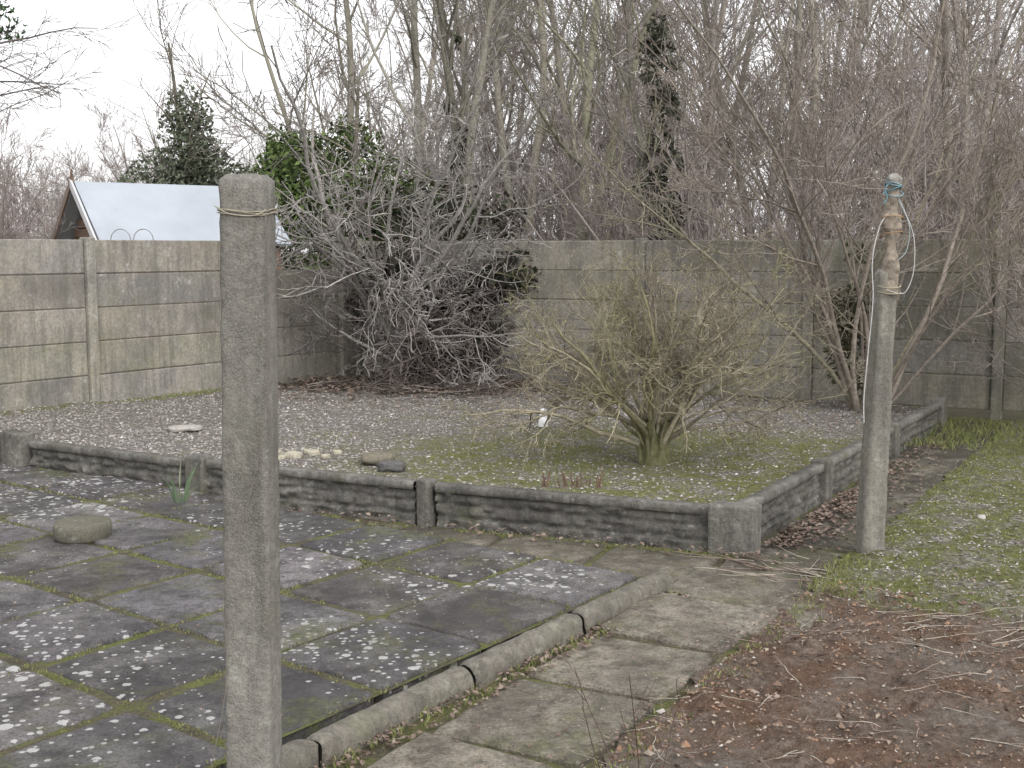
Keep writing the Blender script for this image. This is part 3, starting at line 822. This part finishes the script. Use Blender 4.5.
single('ivy_clad_tree',1.95,15.9,.0,6,.07,(.20,.19,.16),12,(1.2,4.6,.46,5600,[(.055,.06,.045),(.08,.085,.06),(.095,.09,.07),(.05,.05,.042)]))
single('bare_tree',4.2,18,.05,8,.09,(.30,.28,.235),10,None,-.25)
single('bare_tree',6.2,17,.03,8,.09,(.27,.245,.21),10,None,-.2)
single('bare_tree',.2,21,.1,9,.10,(.28,.26,.215),9,None,-.3)
GR=[(.07,.105,.035),(.10,.145,.045),(.135,.18,.065),(.05,.07,.03)]
def evergreen(name,blobs,cols,size,trunk):
    e=empty(name);B=MB()
    for c,r_,n in blobs: leaves(B,c,r_,n,size,cols,1.3,-.12)
    B.build('foliage',M_leaf,False,e)
    B=MB();x,y,h=trunk
    P=dict(seg=[8,5,4],wan=[.08,.2,.2],up=[.03,.05,.05],kids=[16,7,0],start=[.25,.2,.2],ang=(30,60),lr=[.4,.5,.5],rr=.5,max=2,rmin=.006,tip=.25)
    grow(B,V(x,y,-.1),V(0,0,1),h,.09,0,P,(.22,.20,.16)); B.build('trunk',M_bark,True,e)
evergreen('holly_tree',[((-3.2,19,2.4),(.95,.8,1.05),5000),((-2.2,19,2.2),(1.2,.8,1.05),5000),((-1.3,19.4,1.9),(.9,.7,.75),2600),((-2.9,19,1.4),(1.4,.8,.9),3600),((-3.7,19.2,3.0),(.45,.5,.6),800),((-2.5,19.2,3.3),(.5,.5,.5),500)],GR,.05,(-2.6,19.2,4.3))
evergreen('ivy_clad_tree',[((-6.5,24.5,3.6),(.62,.6,1.35),3000),((-6.95,24.5,2.6),(1.05,.8,1.05),3400),((-5.8,24.5,2.5),(1.0,.8,.95),3000),((-6.15,24.5,3.3),(.6,.5,.6),1000)],[(.14,.165,.11),(.16,.185,.13),(.12,.13,.10)],.055,(-6.6,24.8,5.8))  # leaf greens brightened and greyed, distance haze painted into the colour
evergreen('conifer_tree',[((-5.75,12.0,3.80),(1.15,.8,.32),3600),((-6.1,12.0,4.4),(1.5,.9,.6),1800)],[(.04,.07,.035),(.06,.095,.045)],.03,(-6.9,12.4,6.0))
B=MB()
P=dict(seg=[10,6,4],wan=[.18,.2,.22],up=[-.03,-.03,.0],kids=[9,5,0],start=[.3,.2,.2],ang=(20,50),lr=[.33,.45,.5],rr=.5,max=2,rmin=.003,tip=.25)
tube(B,[V(-6.0,11.2,-.1),V(-5.95,11.2,1.5),V(-5.9,11.2,3.2),V(-5.95,11.2,5)],[.12,.1,.085,.05],9,(.16,.14,.12))
for z,dz,L in((3.15,.02,1.8),(2.75,.16,1.7),(3.35,.25,2.3),(3.5,.3,2.0)):
    grow(B,V(-5.9,11.2,z),V(1,U(-.2,.2),dz).normalized(),L,.018,0,P,(.14,.125,.115))
B.build('overhanging_tree',M_bark,True)
# ------------------------------------------------------------------ neighbour's shed
sh=empty('white_roof_shed')
ex=V(.8,.6,0);ey=V(-.6,.8,0)
c0=V(-5.33,15.9,0)
def P3(a,b,z): return c0+ex*a+ey*b+V(0,0,z)
B=MB(); Lr=2.62; Wd=1.8; ze,zr=1.74,2.53
def slab_quad(B,q,th,col):
    n=(q[1]-q[0]).cross(q[3]-q[0]).normalized()*th
    vs=q+[x-n for x in q]; B.add(vs,[(0,1,2,3),(7,6,5,4),(0,4,5,1),(1,5,6,2),(2,6,7,3),(3,7,4,0)],col)
slab_quad(B,[P3(-.12,-.12,ze-.05),P3(Lr,-.12,ze-.05),P3(Lr,Wd/2,zr),P3(-.12,Wd/2,zr)],.04,(.38,.415,.46))
slab_quad(B,[P3(Lr,Wd+.12,ze-.05),P3(-.12,Wd+.12,ze-.05),P3(-.12,Wd/2,zr+.002),P3(Lr,Wd/2,zr+.002)],.04,(.38,.415,.46))
B.build('roof',M_roof,False,sh)
B=MB();vs=[P3(0.1,0,-.1),P3(Lr-.12,0,-.1),P3(Lr-.12,Wd,-.1),P3(0.1,Wd,-.1),P3(0.1,0,ze-.08),P3(Lr-.12,0,ze-.08),P3(Lr-.12,Wd,ze-.08),P3(0.1,Wd,ze-.08),P3(0.1,Wd/2,zr-.10),P3(Lr-.12,Wd/2,zr-.10)]
B.add(vs,[(0,1,5,4),(1,2,6,9,5),(2,3,7,6),(3,0,4,8,7)],(.17,.12,.09))
for i in range(9):
    z=1.0+i*.13; hw=(Wd/2)*(1 if z<ze-.1 else max(.05,(zr-.12-z)/(zr-ze)))
    if z>zr-.15: continue
    a,b=Wd/2-hw+.02,Wd/2+hw-.02
    q=[P3(.085,a,z),P3(.07,a,z),P3(.07,b,z),P3(.085,b,z)];q2=[x+V(0,0,.11) for x in q]
    B.add(q+q2,[(3,2,1,0),(4,5,6,7),(0,1,5,4),(1,2,6,5),(2,3,7,6),(3,0,4,7)],(.20*U(.8,1.2),.145,.11))
B.build('timber_walls',M_wood,False,sh)
B=MB()
for s in(0,1):
    y0=-.16 if s==0 else Wd+.16
    q=[P3(-.15,y0,ze-.20),P3(-.15,y0,ze-.08),P3(-.15,Wd/2,zr+.03),P3(-.15,Wd/2,zr-.09)]
    q2=[x-ex*.03 for x in q]
    B.add(q+q2,[(0,1,2,3),(7,6,5,4),(0,4,5,1),(1,5,6,2),(2,6,7,3),(3,7,4,0)],(.20,.15,.12) if s else (.55,.55,.56))
B.build('barge_boards',M_white,False,sh)
B=MB();tube(B,[P3(-.15,Wd/2,zr-.02),P3(-.15,Wd/2,zr+.16)],[.03,.012],8,(.16,.11,.08));B.build('finial',M_wood,True,sh)
for x0 in(-3.95,-3.72):
    B=MB();pts=[V(x0+.10*math.cos(a),12.2,1.70+.11*math.sin(a)) for a in [math.pi*i/12 for i in range(13)]]
    pts=[V(x0+.10,12.2,0)]+pts+[V(x0-.10,12.2,0)]
    tube(B,pts,[.005]*len(pts),6,(.25,.25,.25));B.build('garden_hoop',M_wire,True)

# ------------------------------------------------------------------ light
wd=bpy.data.worlds.new("World");scene.world=wd;wd.use_nodes=True;nt=wd.node_tree
bgN=nt.nodes['Background'];sky=nt.nodes.new('ShaderNodeTexSky');sky.sky_type='NISHITA';sky.sun_disc=False
el=math.radians(40);az=math.radians(150)
sky.sun_elevation=el;sky.sun_rotation=az;sky.dust_density=4;sky.air_density=1.0;sky.ozone_density=1
hs=nt.nodes.new('ShaderNodeHueSaturation');hs.inputs['Saturation'].default_value=.2;hs.inputs['Value'].default_value=2.5
nt.links.new(sky.outputs[0],hs.inputs['Color'])
mx=nt.nodes.new('ShaderNodeMix');mx.data_type='RGBA';mx.inputs[0].default_value=.62
nt.links.new(hs.outputs[0],mx.inputs[6]);mx.inputs[7].default_value=(8.9,8.75,8.85,1)   # overcast cloud veil
nt.links.new(mx.outputs[2],bgN.inputs['Color']);bgN.inputs['Strength'].default_value=.15
sl=bpy.data.lights.new('sun','SUN');sl.energy=.8;sl.angle=math.radians(40);sl.color=(1,.98,.94)
so=bpy.data.objects.new('sun',sl);scene.collection.objects.link(so)
dirv=V(math.sin(az)*math.cos(el),math.cos(az)*math.cos(el),math.sin(el))
so.rotation_euler=dirv.to_track_quat('Z','Y').to_euler()
cam=bpy.data.cameras.new('camera');cam.sensor_width=36;cam.lens=42.19;cam.clip_end=1000;cam.clip_start=.05
co=bpy.data.objects.new('camera',cam);scene.collection.objects.link(co);co.location=(0,0,1.6)
co.rotation_euler=(math.radians(90-6.37),0,0);scene.camera=co
scene.view_settings.view_transform='Standard';scene.view_settings.look='None';scene.view_settings.exposure=0
